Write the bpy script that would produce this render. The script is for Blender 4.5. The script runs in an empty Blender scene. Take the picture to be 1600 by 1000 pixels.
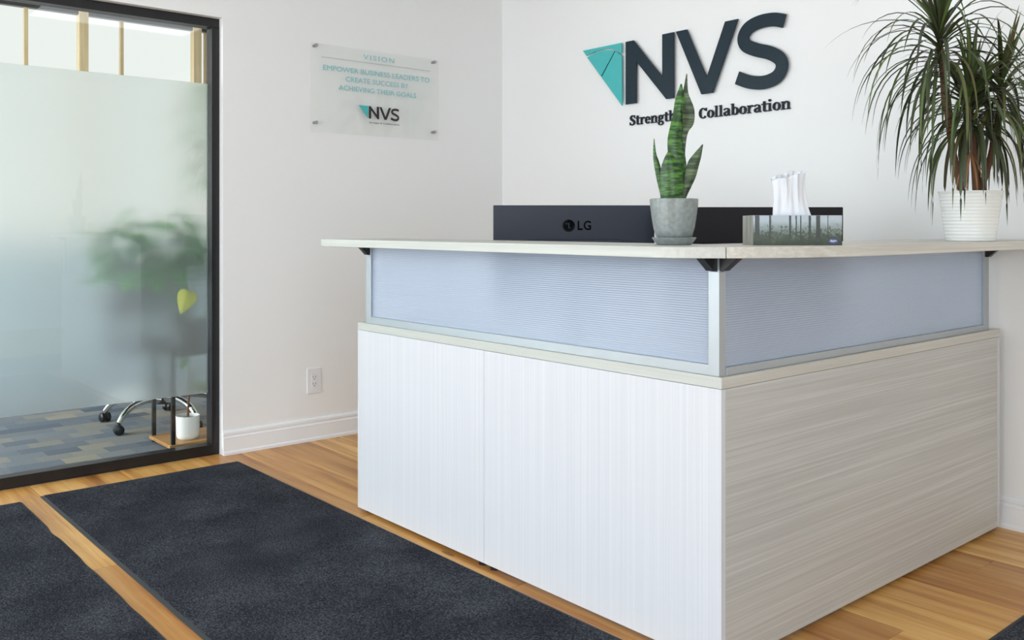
import bpy, bmesh, math, random
from mathutils import Vector, Matrix, noise as mnoise
random.seed(7)
PI = math.pi
scene = bpy.context.scene
COL = scene.collection

# ------------------------------------------------------------------ camera
cam_d = bpy.data.cameras.new('camera'); cam = bpy.data.objects.new('camera', cam_d); COL.objects.link(cam)
F = 1428.3
cam_d.sensor_fit = 'HORIZONTAL'; cam_d.sensor_width = 36.0; cam_d.lens = 36.0 * F / 1600.0
cam_d.shift_y = -(500 - 352.5) / 1600.0
cam_d.clip_start = 0.05; cam_d.clip_end = 100
cam.location = (1.3974, -1.8846, 1.1262)
cam.rotation_euler = (PI / 2, 0, 0.8633)
scene.camera = cam

# ------------------------------------------------------------------ world, exposure, large lights
world = bpy.data.worlds.new('world'); scene.world = world; world.use_nodes = True
bg = world.node_tree.nodes['Background']; bg.inputs[0].default_value = (0.80, 0.89, 1.0, 1); bg.inputs[1].default_value = 0.9
vs = scene.view_settings
vs.view_transform = 'Standard'; vs.look = 'None'; vs.exposure = 0.11; vs.gamma = 1.0; vs.use_curve_mapping = False

def area(name, loc, rot, sx, sy, power, col):
    d = bpy.data.lights.new(name, 'AREA'); d.shape = 'RECTANGLE'; d.size = sx; d.size_y = sy; d.energy = power; d.color = col
    o = bpy.data.objects.new(name, d); COL.objects.link(o); o.location = loc; o.rotation_euler = rot
    return o
# daylight entering the shopfront glazing behind the camera
area('window_daylight', (-1.0, -4.63, 1.25), (PI / 2, 0, 0), 3.7, 2.3, 116, (0.85, 0.935, 1.0))
# added light at an unseen glazed entrance in the right wall, brightens left wall
area('added_entrance_light', (3.63, -2.75, 1.25), (PI / 2, 0, PI / 2), 3.2, 2.3, 90, (0.85, 0.935, 1.0))
# daylight entering the office through its own long window
area('office_daylight', (-4.5, -3.93, 1.5), (PI / 2, 0, 0), 2.6, 2.2, 195, (0.90, 0.96, 1.0))

# ------------------------------------------------------------------ materials
def s2l(c):
    return tuple(((v / 255) / 12.92 if v / 255 <= 0.04045 else ((v / 255 + 0.055) / 1.055) ** 2.4) for v in c) + (1,)

def mat(name, rgb=(200, 200, 200), rough=0.5, metal=0.0, spec=0.5, **kw):
    m = bpy.data.materials.new(name); m.use_nodes = True
    b = m.node_tree.nodes['Principled BSDF']
    b.inputs['Base Color'].default_value = s2l(rgb); b.inputs['Roughness'].default_value = rough
    b.inputs['Metallic'].default_value = metal; b.inputs['Specular IOR Level'].default_value = spec
    for k, v in kw.items(): b.inputs[k.replace('_', ' ')].default_value = v
    return m

class NT:
    def __init__(s, m): s.m = m; s.t = m.node_tree; s.b = s.t.nodes.get('Principled BSDF'); s.out = s.t.nodes.get('Material Output')
    def n(s, t, **kw):
        nd = s.t.nodes.new(t)
        for k, v in kw.items():
            if k.startswith('i_'):
                nd.inputs[k[2:].replace('_', ' ')].default_value = v
            else: setattr(nd, k, v)
        return nd
    def l(s, a, b): s.t.links.new(a, b)
    def coord(s, scale=(1, 1, 1), kind='Object', loc=None):
        tc = s.n('ShaderNodeTexCoord'); mp = s.n('ShaderNodeMapping'); mp.inputs['Scale'].default_value = scale
        if loc: mp.inputs['Location'].default_value = loc
        s.l(tc.outputs[kind], mp.inputs[0]); return mp.outputs[0]
    def noise(s, vec, scale=5, detail=3, rough=0.5):
        nd = s.n('ShaderNodeTexNoise'); nd.inputs['Scale'].default_value = scale; nd.inputs['Detail'].default_value = detail; nd.inputs['Roughness'].default_value = rough
        s.l(vec, nd.inputs['Vector']); return nd.outputs['Fac']
    def ramp(s, fac, stops):
        r = s.n('ShaderNodeValToRGB'); e = r.color_ramp.elements
        while len(e) > 1: e.remove(e[-1])
        e[0].position = stops[0][0]; e[0].color = s2l(stops[0][1])
        for p, c in stops[1:]:
            x = e.new(p); x.color = s2l(c)
        s.l(fac, r.inputs[0]); return r.outputs[0]
    def bump(s, h, strength=0.2, dist=0.002):
        b = s.n('ShaderNodeBump'); b.inputs['Strength'].default_value = strength; b.inputs['Distance'].default_value = dist
        s.l(h, b.inputs['Height']); s.l(b.outputs[0], s.b.inputs['Normal'])
    def math(s, op, a, b=None):
        m = s.n('ShaderNodeMath', operation=op)
        for i, v in enumerate((a, b)):
            if v is None: continue
            if isinstance(v, (int, float)): m.inputs[i].default_value = v
            else: s.l(v, m.inputs[i])
        return m.outputs[0]
    def mix(s, f, a, b, blend='MIX'):
        m = s.n('ShaderNodeMix', data_type='RGBA', blend_type=blend)
        for i, v in ((0, f), (6, a), (7, b)):
            if isinstance(v, (int, float)): m.inputs[i].default_value = v
            elif isinstance(v, tuple): m.inputs[i].default_value = v
            else: s.l(v, m.inputs[i])
        return m.outputs[2]
    def base(s, c): s.l(c, s.b.inputs['Base Color'])

M = {}
def paint(name, rgb):
    m = mat(name, rgb, 0.6, spec=0.3); t = NT(m); v = t.coord()
    t.bump(t.noise(v, 220, 2), 0.06, 0.001); return m
M['wall'] = paint('wall_paint', (243, 243, 242))
M['ceil'] = paint('ceiling_paint', (214, 214, 212))
M['trim'] = mat('white_trim', (243, 244, 246), 0.3)
M['officewall'] = paint('office_wall_paint', (228, 231, 226))
M['officelow'] = paint('office_dado_paint', (176, 190, 194))
M['black'] = mat('black_frame', (24, 23, 26), 0.35)
M['blackmetal'] = mat('black_steel', (20, 21, 24), 0.4)
M['alu'] = mat('satin_aluminium', (176, 182, 185), 0.38, 0.55)
M['chrome'] = mat('polished_chrome', (225, 225, 222), 0.08, 1.0)
M['steel'] = mat('brushed_steel', (165, 165, 168), 0.25, 1.0)
M['rubber'] = mat('rubber', (50, 53, 56), 0.6)
M['blackplastic'] = mat('black_plastic', (22, 24, 28), 0.35)
M['teal'] = mat('teal_acrylic', (72, 186, 186), 0.3)
M['tealprint'] = mat('teal_print', (120, 196, 200), 0.5)
M['slate'] = mat('dark_slate_acrylic', (34, 49, 59), 0.4, spec=0.2)
M['slate_tag'] = mat('tagline_acrylic', (27, 33, 42), 0.45, spec=0.2)
M['darkprint'] = mat('dark_print', (40, 34, 38), 0.5)
M['greyprint'] = mat('grey_print', (165, 172, 176), 0.5)
M['white_plastic'] = mat('white_plastic', (238, 238, 240), 0.3)
M['slot'] = mat('dark_slot', (50, 48, 48), 0.6)
M['soil'] = mat('potting_soil', (46, 34, 26), 0.95)
M['cane'] = mat('plant_cane', (112, 80, 60), 0.9)
M['white_ceramic'] = mat('white_ceramic', (240, 243, 240), 0.25)
M['fabric'] = mat('office_chair_fabric', (70, 82, 92), 0.9)
M['logo_dark'] = mat('monitor_logo', (5, 5, 7), 0.5, spec=0.05)

# oak planks
m = mat('oak_plank', (190, 150, 100), 0.36, spec=0.45); t = NT(m)
oi = t.n('ShaderNodeObjectInfo')
tc = t.n('ShaderNodeTexCoord'); mp = t.n('ShaderNodeMapping'); mp.inputs['Scale'].default_value = (0.8, 15, 13)
sh = t.n('ShaderNodeVectorMath', operation='SCALE'); sh.inputs[0].default_value = (37, 91, 13); t.l(oi.outputs['Random'], sh.inputs['Scale'])
t.l(tc.outputs['Object'], mp.inputs[0]); t.l(sh.outputs[0], mp.inputs['Location'])
v = mp.outputs[0]
n1 = t.noise(v, 1.1, 5, 0.62)
mp2 = t.n('ShaderNodeMapping'); mp2.inputs['Scale'].default_value = (5, 160, 40); t.l(tc.outputs['Object'], mp2.inputs[0]); t.l(sh.outputs[0], mp2.inputs['Location'])
n2 = t.noise(mp2.outputs[0], 1.0, 3, 0.6)
c = t.ramp(n1, [(0.26, (138, 84, 36)), (0.40, (198, 144, 76)), (0.52, (234, 186, 110)), (0.64, (248, 210, 140)), (0.8, (252, 220, 156))])
c = t.mix(t.math('MULTIPLY', n2, 0.45), c, s2l((192, 138, 74)))
c2 = t.ramp(oi.outputs['Random'], [(0, (196, 168, 144)), (0.3, (230, 212, 192)), (0.65, (252, 246, 236)), (1, (255, 253, 248))])
c = t.mix(0.9, c, c2, 'MULTIPLY')
# knots
vo = t.n('ShaderNodeTexVoronoi'); vo.inputs['Scale'].default_value = 1.0
mp3 = t.n('ShaderNodeMapping'); mp3.inputs['Scale'].default_value = (1.6, 5.5, 1); t.l(tc.outputs['Object'], mp3.inputs[0]); t.l(sh.outputs[0], mp3.inputs['Location'])
t.l(mp3.outputs[0], vo.inputs['Vector'])
kn = t.math('LESS_THAN', vo.outputs['Distance'], 0.055)
c = t.mix(t.math('MULTIPLY', kn, 0.6), c, s2l((70, 44, 26)))
t.base(c); t.bump(n2, 0.12, 0.001); M['oak'] = m
M['subfloor'] = mat('subfloor', (60, 42, 28), 0.9)

# carpet tiles of the office
m = mat('carpet_tile', (110, 118, 126), 0.95, spec=0.1); t = NT(m)
oi = t.n('ShaderNodeObjectInfo')
c = t.ramp(oi.outputs['Random'], [(0.0, (96, 104, 116)), (0.2, (140, 147, 152)), (0.35, (162, 158, 146)), (0.5, (122, 132, 144)), (0.68, (176, 168, 148)), (0.82, (144, 148, 152)), (1.0, (112, 120, 130))])
v = t.coord((1, 1, 1)); n = t.noise(v, 120, 3, 0.8); c = t.mix(t.math('MULTIPLY', n, 1.1), c, t.mix(0.55, c, s2l((50, 56, 68))))
t.base(c); t.bump(n, 0.5, 0.004); M['carpet'] = m
m = mat('carpet_far', (106, 114, 124), 0.95, spec=0.1); t = NT(m); v = t.coord((1, 1, 1))
br = t.n('ShaderNodeTexBrick'); br.inputs['Scale'].default_value = 1; br.inputs['Brick Width'].default_value = 0.16; br.inputs['Row Height'].default_value = 0.11; br.inputs['Mortar Size'].default_value = 0
br.inputs['Color1'].default_value = s2l((104, 120, 138)); br.inputs['Color2'].default_value = s2l((158, 164, 164)); t.l(v, br.inputs['Vector'])
t.base(br.outputs['Color']); M['carpetfar'] = m

# entrance mat pile
def pile(name, a, b, c_):
    m = mat(name, a, 1.0, spec=0.05); t = NT(m); v = t.coord((1, 1, 1))
    n = t.noise(v, 190, 3, 0.7); n2 = t.noise(v, 3.5, 3)
    f = t.math('ADD', t.math('MULTIPLY', n, 0.8), t.math('MULTIPLY', n2, 0.25))
    t.base(t.ramp(f, [(0.36, a), (0.52, b), (0.68, c_)])); t.bump(n, 1.0, 0.006); return m
M['pile'] = pile('mat_pile', (26, 28, 33), (54, 57, 64), (98, 101, 108))

# white linear laminate, grain along a chosen axis
def laminate(name, scale, light, dark, rough=0.42):
    m = mat(name, light, rough, spec=0.4); t = NT(m)
    v = t.coord(scale); n = t.noise(v, 1.0, 4, 0.65); v2 = t.coord(tuple(x * 0.22 for x in scale)); n2 = t.noise(v2, 1.0, 2)
    f = t.math('ADD', t.math('MULTIPLY', n, 0.7), t.math('MULTIPLY', n2, 0.3))
    t.base(t.ramp(f, [(0.34, dark), (0.5, tuple((a + b) // 2 for a, b in zip(light, dark))), (0.62, light)]))
    t.bump(n, 0.05, 0.0005); return m
M['lam_v'] = laminate('laminate_vertical_grain', (210, 210, 0.7), (222, 223, 226), (210, 212, 216))
M['lam_hy'] = laminate('laminate_side_grain', (150, 1.1, 150), (208, 207, 203), (182, 181, 175))
M['lam_x'] = laminate('laminate_grain_x', (1.3, 110, 110), (206, 208, 202), (190, 192, 185))
M['lam_y'] = laminate('laminate_grain_y', (110, 1.3, 110), (218, 216, 207), (192, 189, 179))
M['edge_v'] = laminate('edge_band', (150, 150, 0.7), (222, 223, 224), (200, 201, 198))
M['shelfwood'] = laminate('stand_wood', (60, 2.5, 60), (196, 150, 92), (150, 104, 58))
M['postwood'] = laminate('window_post_wood', (40, 40, 1.5), (214, 192, 150), (186, 160, 118))

# twin-wall translucent sheet
def sheet(name, rgb, rough, trans, ior):
    m = mat(name, rgb, rough, spec=0.5); b = m.node_tree.nodes['Principled BSDF']
    b.inputs['Transmission Weight'].default_value = trans; b.inputs['IOR'].default_value = ior; return m
M['poly'] = sheet('twinwall_sheet', (226, 238, 255), 0.20, 0.64, 1.3)

# clear glass: thin, Fresnel reflection over plain transparency
m = bpy.data.materials.new('clear_glass'); m.use_nodes = True; t = NT(m); t.t.nodes.remove(t.b)
tr = t.n('ShaderNodeBsdfTransparent'); tr.inputs[0].default_value = (0.985, 0.995, 0.99, 1)
gl = t.n('ShaderNodeBsdfGlossy'); gl.inputs['Roughness'].default_value = 0.0
fr = t.n('ShaderNodeFresnel'); fr.inputs[0].default_value = 1.5; mx = t.n('ShaderNodeMixShader')
ge = t.n('ShaderNodeNewGeometry'); t.l(t.math('MULTIPLY', t.math('MULTIPLY', fr.outputs[0], t.math('SUBTRACT', 1.0, ge.outputs['Backfacing'])), 1.8), mx.inputs[0]); t.l(tr.outputs[0], mx.inputs[1]); t.l(gl.outputs[0], mx.inputs[2]); t.l(mx.outputs[0], t.out.inputs[0]); M['glass'] = m
# frosted privacy film
m = bpy.data.materials.new('frosted_film'); m.use_nodes = True; t = NT(m); t.t.nodes.remove(t.b)
rf = t.n('ShaderNodeBsdfRefraction'); rf.inputs['Color'].default_value = (0.955, 0.975, 0.972, 1); rf.inputs['Roughness'].default_value = 0.34; rf.inputs['IOR'].default_value = 1.42
tl = t.n('ShaderNodeBsdfTranslucent'); tl.inputs[0].default_value = (0.88, 0.91, 0.91, 1)
df = t.n('ShaderNodeBsdfDiffuse'); df.inputs[0].default_value = (0.84, 0.88, 0.89, 1)
m1 = t.n('ShaderNodeMixShader'); m1.inputs[0].default_value = 0.5; t.l(tl.outputs[0], m1.inputs[1]); t.l(df.outputs[0], m1.inputs[2])
m2 = t.n('ShaderNodeMixShader'); m2.inputs[0].default_value = 0.16; t.l(rf.outputs[0], m2.inputs[1]); t.l(m1.outputs[0], m2.inputs[2]); t.l(m2.outputs[0], t.out.inputs[0]); M['film'] = m
# acrylic plaque
m = bpy.data.materials.new('acrylic_plate'); m.use_nodes = True; t = NT(m); t.t.nodes.remove(t.b)
tr = t.n('ShaderNodeBsdfTransparent'); tr.inputs[0].default_value = (0.992, 0.995, 0.99, 1)
df = t.n('ShaderNodeBsdfDiffuse'); df.inputs[0].default_value = (0.9, 0.9, 0.885, 1)
gl = t.n('ShaderNodeBsdfGlossy'); gl.inputs['Roughness'].default_value = 0.03
m1 = t.n('ShaderNodeMixShader'); m1.inputs[0].default_value = 0.05; t.l(tr.outputs[0], m1.inputs[1]); t.l(df.outputs[0], m1.inputs[2])
fr = t.n('ShaderNodeFresnel'); fr.inputs[0].default_value = 1.49; m2 = t.n('ShaderNodeMixShader')
ge = t.n('ShaderNodeNewGeometry'); t.l(t.math('MULTIPLY', fr.outputs[0], t.math('SUBTRACT', 1.0, ge.outputs['Backfacing'])), m2.inputs[0]); t.l(m1.outputs[0], m2.inputs[1]); t.l(gl.outputs[0], m2.inputs[2]); t.l(m2.outputs[0], t.out.inputs[0]); M['acrylic'] = m

def emit(name, rgb, strength):
    m = bpy.data.materials.new(name); m.use_nodes = True; t = NT(m); t.t.nodes.remove(t.b)
    e = t.n('ShaderNodeEmission'); e.inputs[0].default_value = s2l(rgb); e.inputs[1].default_value = strength; t.l(e.outputs[0], t.out.inputs[0]); return m
M['lamp'] = emit('lit_panel_diffuser', (246, 251, 255), 3.4)
M['blind'] = emit('daylit_window_blind', (243, 248, 244), 0.94)

# monitor back
m = mat('monitor_shell', (46, 51, 63), 0.42, spec=0.3); t = NT(m); v = t.coord(); t.bump(t.noise(v, 500, 2), 0.1, 0.0005); M['shell'] = m
M['shell2'] = mat('monitor_shell_black', (27, 24, 28), 0.55, spec=0.25)

# snake plant leaf
m = mat('snake_plant_leaf', (60, 120, 50), 0.38); t = NT(m)
v = t.coord((26, 26, 130)); n = t.noise(v, 1.0, 3, 0.6); v2 = t.coord((1, 1, 1)); n2 = t.noise(v2, 28, 2)
c = t.ramp(n, [(0.38, (16, 40, 16)), (0.47, (32, 72, 24)), (0.57, (74, 128, 44)), (0.72, (98, 150, 60))])
c = t.mix(t.math('MULTIPLY', n2, 0.5), c, s2l((44, 84, 34))); t.base(c); M['snake'] = m
m = mat('snake_plant_leaf_grey', (90, 105, 80), 0.5); t = NT(m)
v = t.coord((9, 9, 105)); n = t.noise(v, 1.0, 3, 0.6)
t.base(t.ramp(n, [(0.35, (34, 50, 32)), (0.5, (66, 86, 56)), (0.66, (104, 118, 86))])); M['snakegrey'] = m
# dracaena leaves: green blade with dull red edge
m = mat('dracaena_leaf', (60, 84, 44), 0.42); t = NT(m)
oi = t.n('ShaderNodeObjectInfo')
g = t.ramp(oi.outputs['Random'], [(0, (36, 54, 26)), (0.45, (58, 86, 38)), (0.85, (88, 116, 54)), (1, (98, 84, 50))])
at = t.n('ShaderNodeAttribute'); at.attribute_name = 'edge'
c = t.mix(at.outputs['Fac'], g, s2l((70, 42, 44))); t.base(c); M['drac'] = m
M['dracdry'] = mat('dry_leaf', (168, 120, 82), 0.8)
def leafmat(name, rgb, thru, f=0.45):
    m = mat(name, rgb, 0.4); t = NT(m); tl = t.n('ShaderNodeBsdfTranslucent'); tl.inputs[0].default_value = s2l(thru)
    mx = t.n('ShaderNodeMixShader'); mx.inputs[0].default_value = f; t.l(t.b.outputs[0], mx.inputs[1]); t.l(tl.outputs[0], mx.inputs[2]); t.l(mx.outputs[0], t.out.inputs[0]); return m
M['leafA'] = leafmat('broad_leaf', (74, 148, 56), (108, 204, 70)); M['leafB'] = leafmat('dark_leaf', (48, 112, 50), (78, 166, 66))
M['leafY'] = leafmat('yellow_leaf', (226, 222, 60), (240, 236, 70), 0.6); M['leafO'] = leafmat('olive_leaf', (126, 138, 62), (170, 180, 80))

# grey speckled glazed pot with fine vertical ribs
m = mat('grey_glaze', (150, 158, 156), 0.28); t = NT(m); v = t.coord(); n = t.noise(v, 90, 3)
t.base(t.ramp(n, [(0.35, (124, 132, 131)), (0.55, (136, 144, 142)), (0.75, (147, 154, 150))])); t.bump(n, 0.08, 0.001); M['glaze'] = m
M['tissue'] = mat('tissue_paper', (224, 227, 232), 0.9, spec=0.1)
b = M['tissue'].node_tree.nodes['Principled BSDF']; b.inputs['Subsurface Weight'].default_value = 0.0

# tissue carton printed with a misty forest
m = mat('carton_forest_print', (120, 130, 120), 0.35); t = NT(m)
tc = t.n('ShaderNodeTexCoord'); sx = t.n('ShaderNodeSeparateXYZ'); t.l(tc.outputs['Object'], sx.inputs[0])
X, Z = sx.outputs[0], sx.outputs[2]
v = t.coord((1, 1, 1)); nbig = t.noise(v, 30, 4, 0.7); nf = t.noise(v, 110, 4, 0.75)
zz = t.math('DIVIDE', Z, 0.079)
c = t.ramp(t.math('ADD', zz, t.math('MULTIPLY', nbig, 0.35)), [(0.35, (70, 84, 62)), (0.7, (118, 130, 124)), (1.0, (170, 182, 190))])
trunks = None
for cx, w in ((0.012, 0.008), (0.045, 0.0045), (0.098, 0.0048), (0.114, 0.0028), (0.126, 0.0026), (0.150, 0.0052), (0.172, 0.0088), (0.198, 0.0016), (0.006, 0.002)):
    d = t.math('ABSOLUTE', t.math('SUBTRACT', t.math('ADD', X, t.math('MULTIPLY', nf, 0.003)), cx + 0.0015))
    k = t.math('LESS_THAN', d, w * 0.62); trunks = k if trunks is None else t.math('MAXIMUM', trunks, k)
trunks = t.math('MULTIPLY', trunks, t.math('GREATER_THAN', zz, 0.22))
c = t.mix(t.math('MULTIPLY', trunks, 0.92), c, s2l((14, 16, 16)))
leafy = t.math('GREATER_THAN', t.math('ADD', nf, t.math('MULTIPLY', t.math('SUBTRACT', 0.55, zz), 0.42)), 0.55)
c = t.mix(t.math('MULTIPLY', leafy, 0.85), c, t.ramp(nbig, [(0.3, (18, 24, 14)), (0.6, (50, 64, 36)), (0.8, (88, 104, 60))])); t.base(c); M['forest'] = m
m = mat('carton_end_print', (170, 174, 164), 0.4); t = NT(m); v = t.coord((120, 120, 6)); n = t.noise(v, 1, 3)
t.base(t.ramp(n, [(0.3, (120, 122, 112)), (0.55, (176, 178, 168)), (0.8, (206, 208, 200))])); M['cartonend'] = m
M['brandblue'] = mat('blue_print', (70, 84, 150), 0.4)

# ------------------------------------------------------------------ mesh helpers
def new_obj(name, bm, material, parent=None, smooth=False, bevel=0.0):
    me = bpy.data.meshes.new(name)
    bmesh.ops.remove_doubles(bm, verts=bm.verts, dist=1e-6) if False else None
    bm.normal_update(); bm.to_mesh(me); bm.free()
    if material is not None:
        for mm in (material if isinstance(material, (list, tuple)) else [material]): me.materials.append(mm)
    if smooth:
        for p in me.polygons: p.use_smooth = True
        me.set_sharp_from_angle(angle=math.radians(40)) if hasattr(me, 'set_sharp_from_angle') else None
    o = bpy.data.objects.new(name, me); COL.objects.link(o)
    if parent is not None: o.parent = parent
    if bevel:
        b = o.modifiers.new('bevel', 'BEVEL'); b.width = bevel; b.segments = 2; b.limit_method = 'ANGLE'; b.angle_limit = math.radians(40)
    return o

def box(bm, x0, x1, y0, y1, z0, z1, mi=0):
    vs_ = [bm.verts.new((x, y, z)) for z in (z0, z1) for y in (y0, y1) for x in (x0, x1)]
    for f in ((0, 2, 3, 1), (4, 5, 7, 6), (0, 1, 5, 4), (2, 6, 7, 3), (0, 4, 6, 2), (1, 3, 7, 5)):
        fc = bm.faces.new([vs_[i] for i in f]); fc.material_index = mi
    return vs_

def Box(name, x0, x1, y0, y1, z0, z1, material, parent=None, bevel=0.0):
    bm = bmesh.new(); box(bm, x0, x1, y0, y1, z0, z1); return new_obj(name, bm, material, parent, bevel=bevel)

def lathe(bm, prof, n=40, c=(0, 0, 0), cap0=True, cap1=False, mi=0):
    rings = []
    for r, z in prof:
        rings.append([bm.verts.new((c[0] + r * math.cos(2 * PI * k / n), c[1] + r * math.sin(2 * PI * k / n), c[2] + z)) for k in range(n)])
    for a, b in zip(rings[:-1], rings[1:]):
        for k in range(n):
            bm.faces.new((a[k], a[(k + 1) % n], b[(k + 1) % n], b[k])).material_index = mi
    if cap0: bm.faces.new(rings[0][::-1])
    if cap1: bm.faces.new(rings[-1])

def tube(bm, pts, rad, n=10, caps=True):
    pts = [Vector(p) for p in pts]; rings = []
    rr = rad if isinstance(rad, (list, tuple)) else [rad] * len(pts)
    up = Vector((0, 0, 1))
    for i, p in enumerate(pts):
        d = (pts[min(i + 1, len(pts) - 1)] - pts[max(i - 1, 0)]).normalized()
        a = d.cross(up)
        if a.length < 1e-3: a = d.cross(Vector((0, 1, 0)))
        a.normalize(); b = d.cross(a).normalized()
        rings.append([bm.verts.new(p + (a * math.cos(2 * PI * k / n) + b * math.sin(2 * PI * k / n)) * rr[i]) for k in range(n)])
    for r0, r1 in zip(rings[:-1], rings[1:]):
        for k in range(n): bm.faces.new((r0[k], r1[k], r1[(k + 1) % n], r0[(k + 1) % n]))
    if caps: bm.faces.new(rings[0]); bm.faces.new(rings[-1][::-1])

def prism(bm, pts, fn, d0, d1):
    """polygon (2-D points) extruded between depths d0 and d1; fn(u, v, d) -> xyz"""
    a = [bm.verts.new(fn(u, v, d0)) for u, v in pts]; b = [bm.verts.new(fn(u, v, d1)) for u, v in pts]
    bm.faces.new(a); bm.faces.new(b[::-1]); n = len(pts)
    for i in range(n): bm.faces.new((a[i], b[i], b[(i + 1) % n], a[(i + 1) % n]))

def fixn(bm): bmesh.ops.recalc_face_normals(bm, faces=bm.faces)

def spline(pts, n=8):
    out = []; P = [Vector(p) for p in pts]
    for i in range(len(P) - 1):
        p0, p1, p2, p3 = P[max(i - 1, 0)], P[i], P[i + 1], P[min(i + 2, len(P) - 1)]
        for k in range(n):
            s = k / n
            out.append(0.5 * ((2 * p1) + (p2 - p0) * s + (2 * p0 - 5 * p1 + 4 * p2 - p3) * s * s + (3 * p1 - p0 - 3 * p2 + p3) * s ** 3))
    out.append(P[-1]); return out

def ribbon(pts, w, n=8):
    """outline polygon of a 2-D stroke; pts may carry a width as third value"""
    c = spline([(p[0], p[1], p[2] if len(p) > 2 else w) for p in pts], n); L = []; R = []
    for i, p in enumerate(c):
        d = (c[min(i + 1, len(c) - 1)] - c[max(i - 1, 0)]); d = Vector((d.x, d.y)).normalized(); nn = Vector((-d.y, d.x)) * p.z * 0.5
        L.append((p.x + nn.x, p.y + nn.y)); R.append((p.x - nn.x, p.y - nn.y))
    return L + R[::-1]

def tag(o, label=None, cat=None, group=None, kind=None):
    if label: o['label'] = label
    if cat: o['category'] = cat
    if group: o['group'] = group
    if kind: o['kind'] = kind
    return o
def empty(name, loc=(0, 0, 0), rz=0.0):
    o = bpy.data.objects.new(name, None); COL.objects.link(o); o.location = loc; o.rotation_euler = (0, 0, rz); o.empty_display_size = 0.1; return o
def struct(o): o['kind'] = 'structure'; return o
def copy_part(o, parent, loc=None):
    c = o.copy(); COL.objects.link(c); c.parent = parent
    if loc is not None: c.location = loc
    return c

# ------------------------------------------------------------------ room shell
XW, YW, CZ = -2.93, 1.736, 2.75
XR, YF = 3.6, -4.6
OPX0, OPX1, OPZ1 = -3.3, -0.046, 2.145       # glazed opening in the left wall: y range and top
bm = bmesh.new()
box(bm, XW - 0.12, XW, OPX1 - 0.004, YW + 0.12, 0, CZ)
box(bm, XW - 0.12, XW, YF, OPX0, 0, CZ)
box(bm, XW - 0.12, XW, OPX0, OPX1 - 0.004, OPZ1, CZ)
struct(new_obj('wall_left', bm, M['wall']))
struct(Box('wall_back', XW, XR + 0.12, YW, YW + 0.12, 0, CZ, M['wall']))
EY0, EY1 = -4.4, -1.1
bm = bmesh.new()
box(bm, XR, XR + 0.12, YF, EY0, 0, CZ); box(bm, XR, XR + 0.12, EY1, YW, 0, CZ); box(bm, XR, XR + 0.12, EY0, EY1, 2.42, CZ); box(bm, XR, XR + 0.12, EY0, EY1, 0, 0.08)
struct(new_obj('wall_right', bm, M['wall']))
w4 = struct(empty('added_window', (XR, (EY0 + EY1) / 2, 0.08)))  # unseen glazing, added in the right wall for the extra entrance light
for ya, yb, za, zb in ((EY0, EY1, 0.08, 0.14), (EY0, EY1, 2.36, 2.42), (EY0, EY0 + 0.06, 0.14, 2.36), (EY0 + 1.62, EY0 + 1.68, 0.14, 2.36), (EY1 - 0.06, EY1, 0.14, 2.36)):
    o = Box('frame_bar', XR - 0.02, XR + 0.02, ya, yb, za, zb, M['black']); o.parent = w4; o.matrix_parent_inverse = Matrix.Translation(-w4.location)
bm = bmesh.new()   # wall behind the camera with a wide shopfront window
WX0, WX1, WZ0, WZ1 = -2.85, 0.9, 0.08, 2.42
box(bm, XW, WX0, YF - 0.12, YF, 0, CZ); box(bm, WX1, XR + 0.12, YF - 0.12, YF, 0, CZ)
box(bm, WX0, WX1, YF - 0.12, YF, WZ1, CZ); box(bm, WX0, WX1, YF - 0.12, YF, 0, WZ0)
struct(new_obj('wall_front', bm, M['wall']))
struct(Box('ceiling', XW, XR + 0.12, YF - 0.12, YW + 0.12, CZ, CZ + 0.1, M['ceil']))
w2 = struct(empty('window_2', ((WX0 + WX1) / 2, YF - 0.06, WZ0)))
def w2box(name, x0, x1, z0, z1): 
    o = Box(name, x0, x1, YF - 0.03, YF + 0.02, z0, z1, M['black']); o.parent = w2; o.matrix_parent_inverse = Matrix.Translation(-w2.location); return o
w2box('frame_rail', WX0, WX1, WZ0, WZ0 + 0.06); w2box('frame_rail', WX0, WX1, WZ1 - 0.06, WZ1)
for xx in (WX0, WX0 + 1.22, WX0 + 2.46, WX1 - 0.06): w2box('frame_post', xx, xx + 0.06, WZ0 + 0.06, WZ1 - 0.06)

# wood floor: planks along X
fl = struct(Box('floor', XW - 0.04, XR + 0.12, YF - 0.12, YW + 0.12, -0.05, -0.012, M['subfloor']))
PW = 0.1875; lens = [0.9, 1.2, 1.5, 1.8, 2.1]; pm = {}
def plank_mesh(L):
    L = round(L, 3)
    if L not in pm:
        b = bmesh.new(); box(b, 0.0005, L - 0.0005, 0.0006, PW - 0.0006, -0.012, 0)
        te = [e for e in b.edges if all(v.co.z > -0.001 for v in e.verts)]
        bmesh.ops.bevel(b, geom=te, offset=0.0012, segments=1, affect='EDGES')
        me = bpy.data.meshes.new('plank'); b.to_mesh(me); b.free(); me.materials.append(M['oak']); pm[L] = me
    return pm[L]
r_ = random.Random(11)
y = 0.786 - PW * 29
while y < YW:
    x = XW - 0.04 - r_.uniform(0, 0.9)
    while x < XR:
        L = r_.choice(lens); x1 = min(x + L, XR); x0 = max(x, XW - 0.04)
        if x1 - x0 > 0.02:
            o = bpy.data.objects.new('plank', plank_mesh(x1 - x0)); COL.objects.link(o); o.location = (x0, y, 0); o.parent = fl
        x += L
    y += PW

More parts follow.
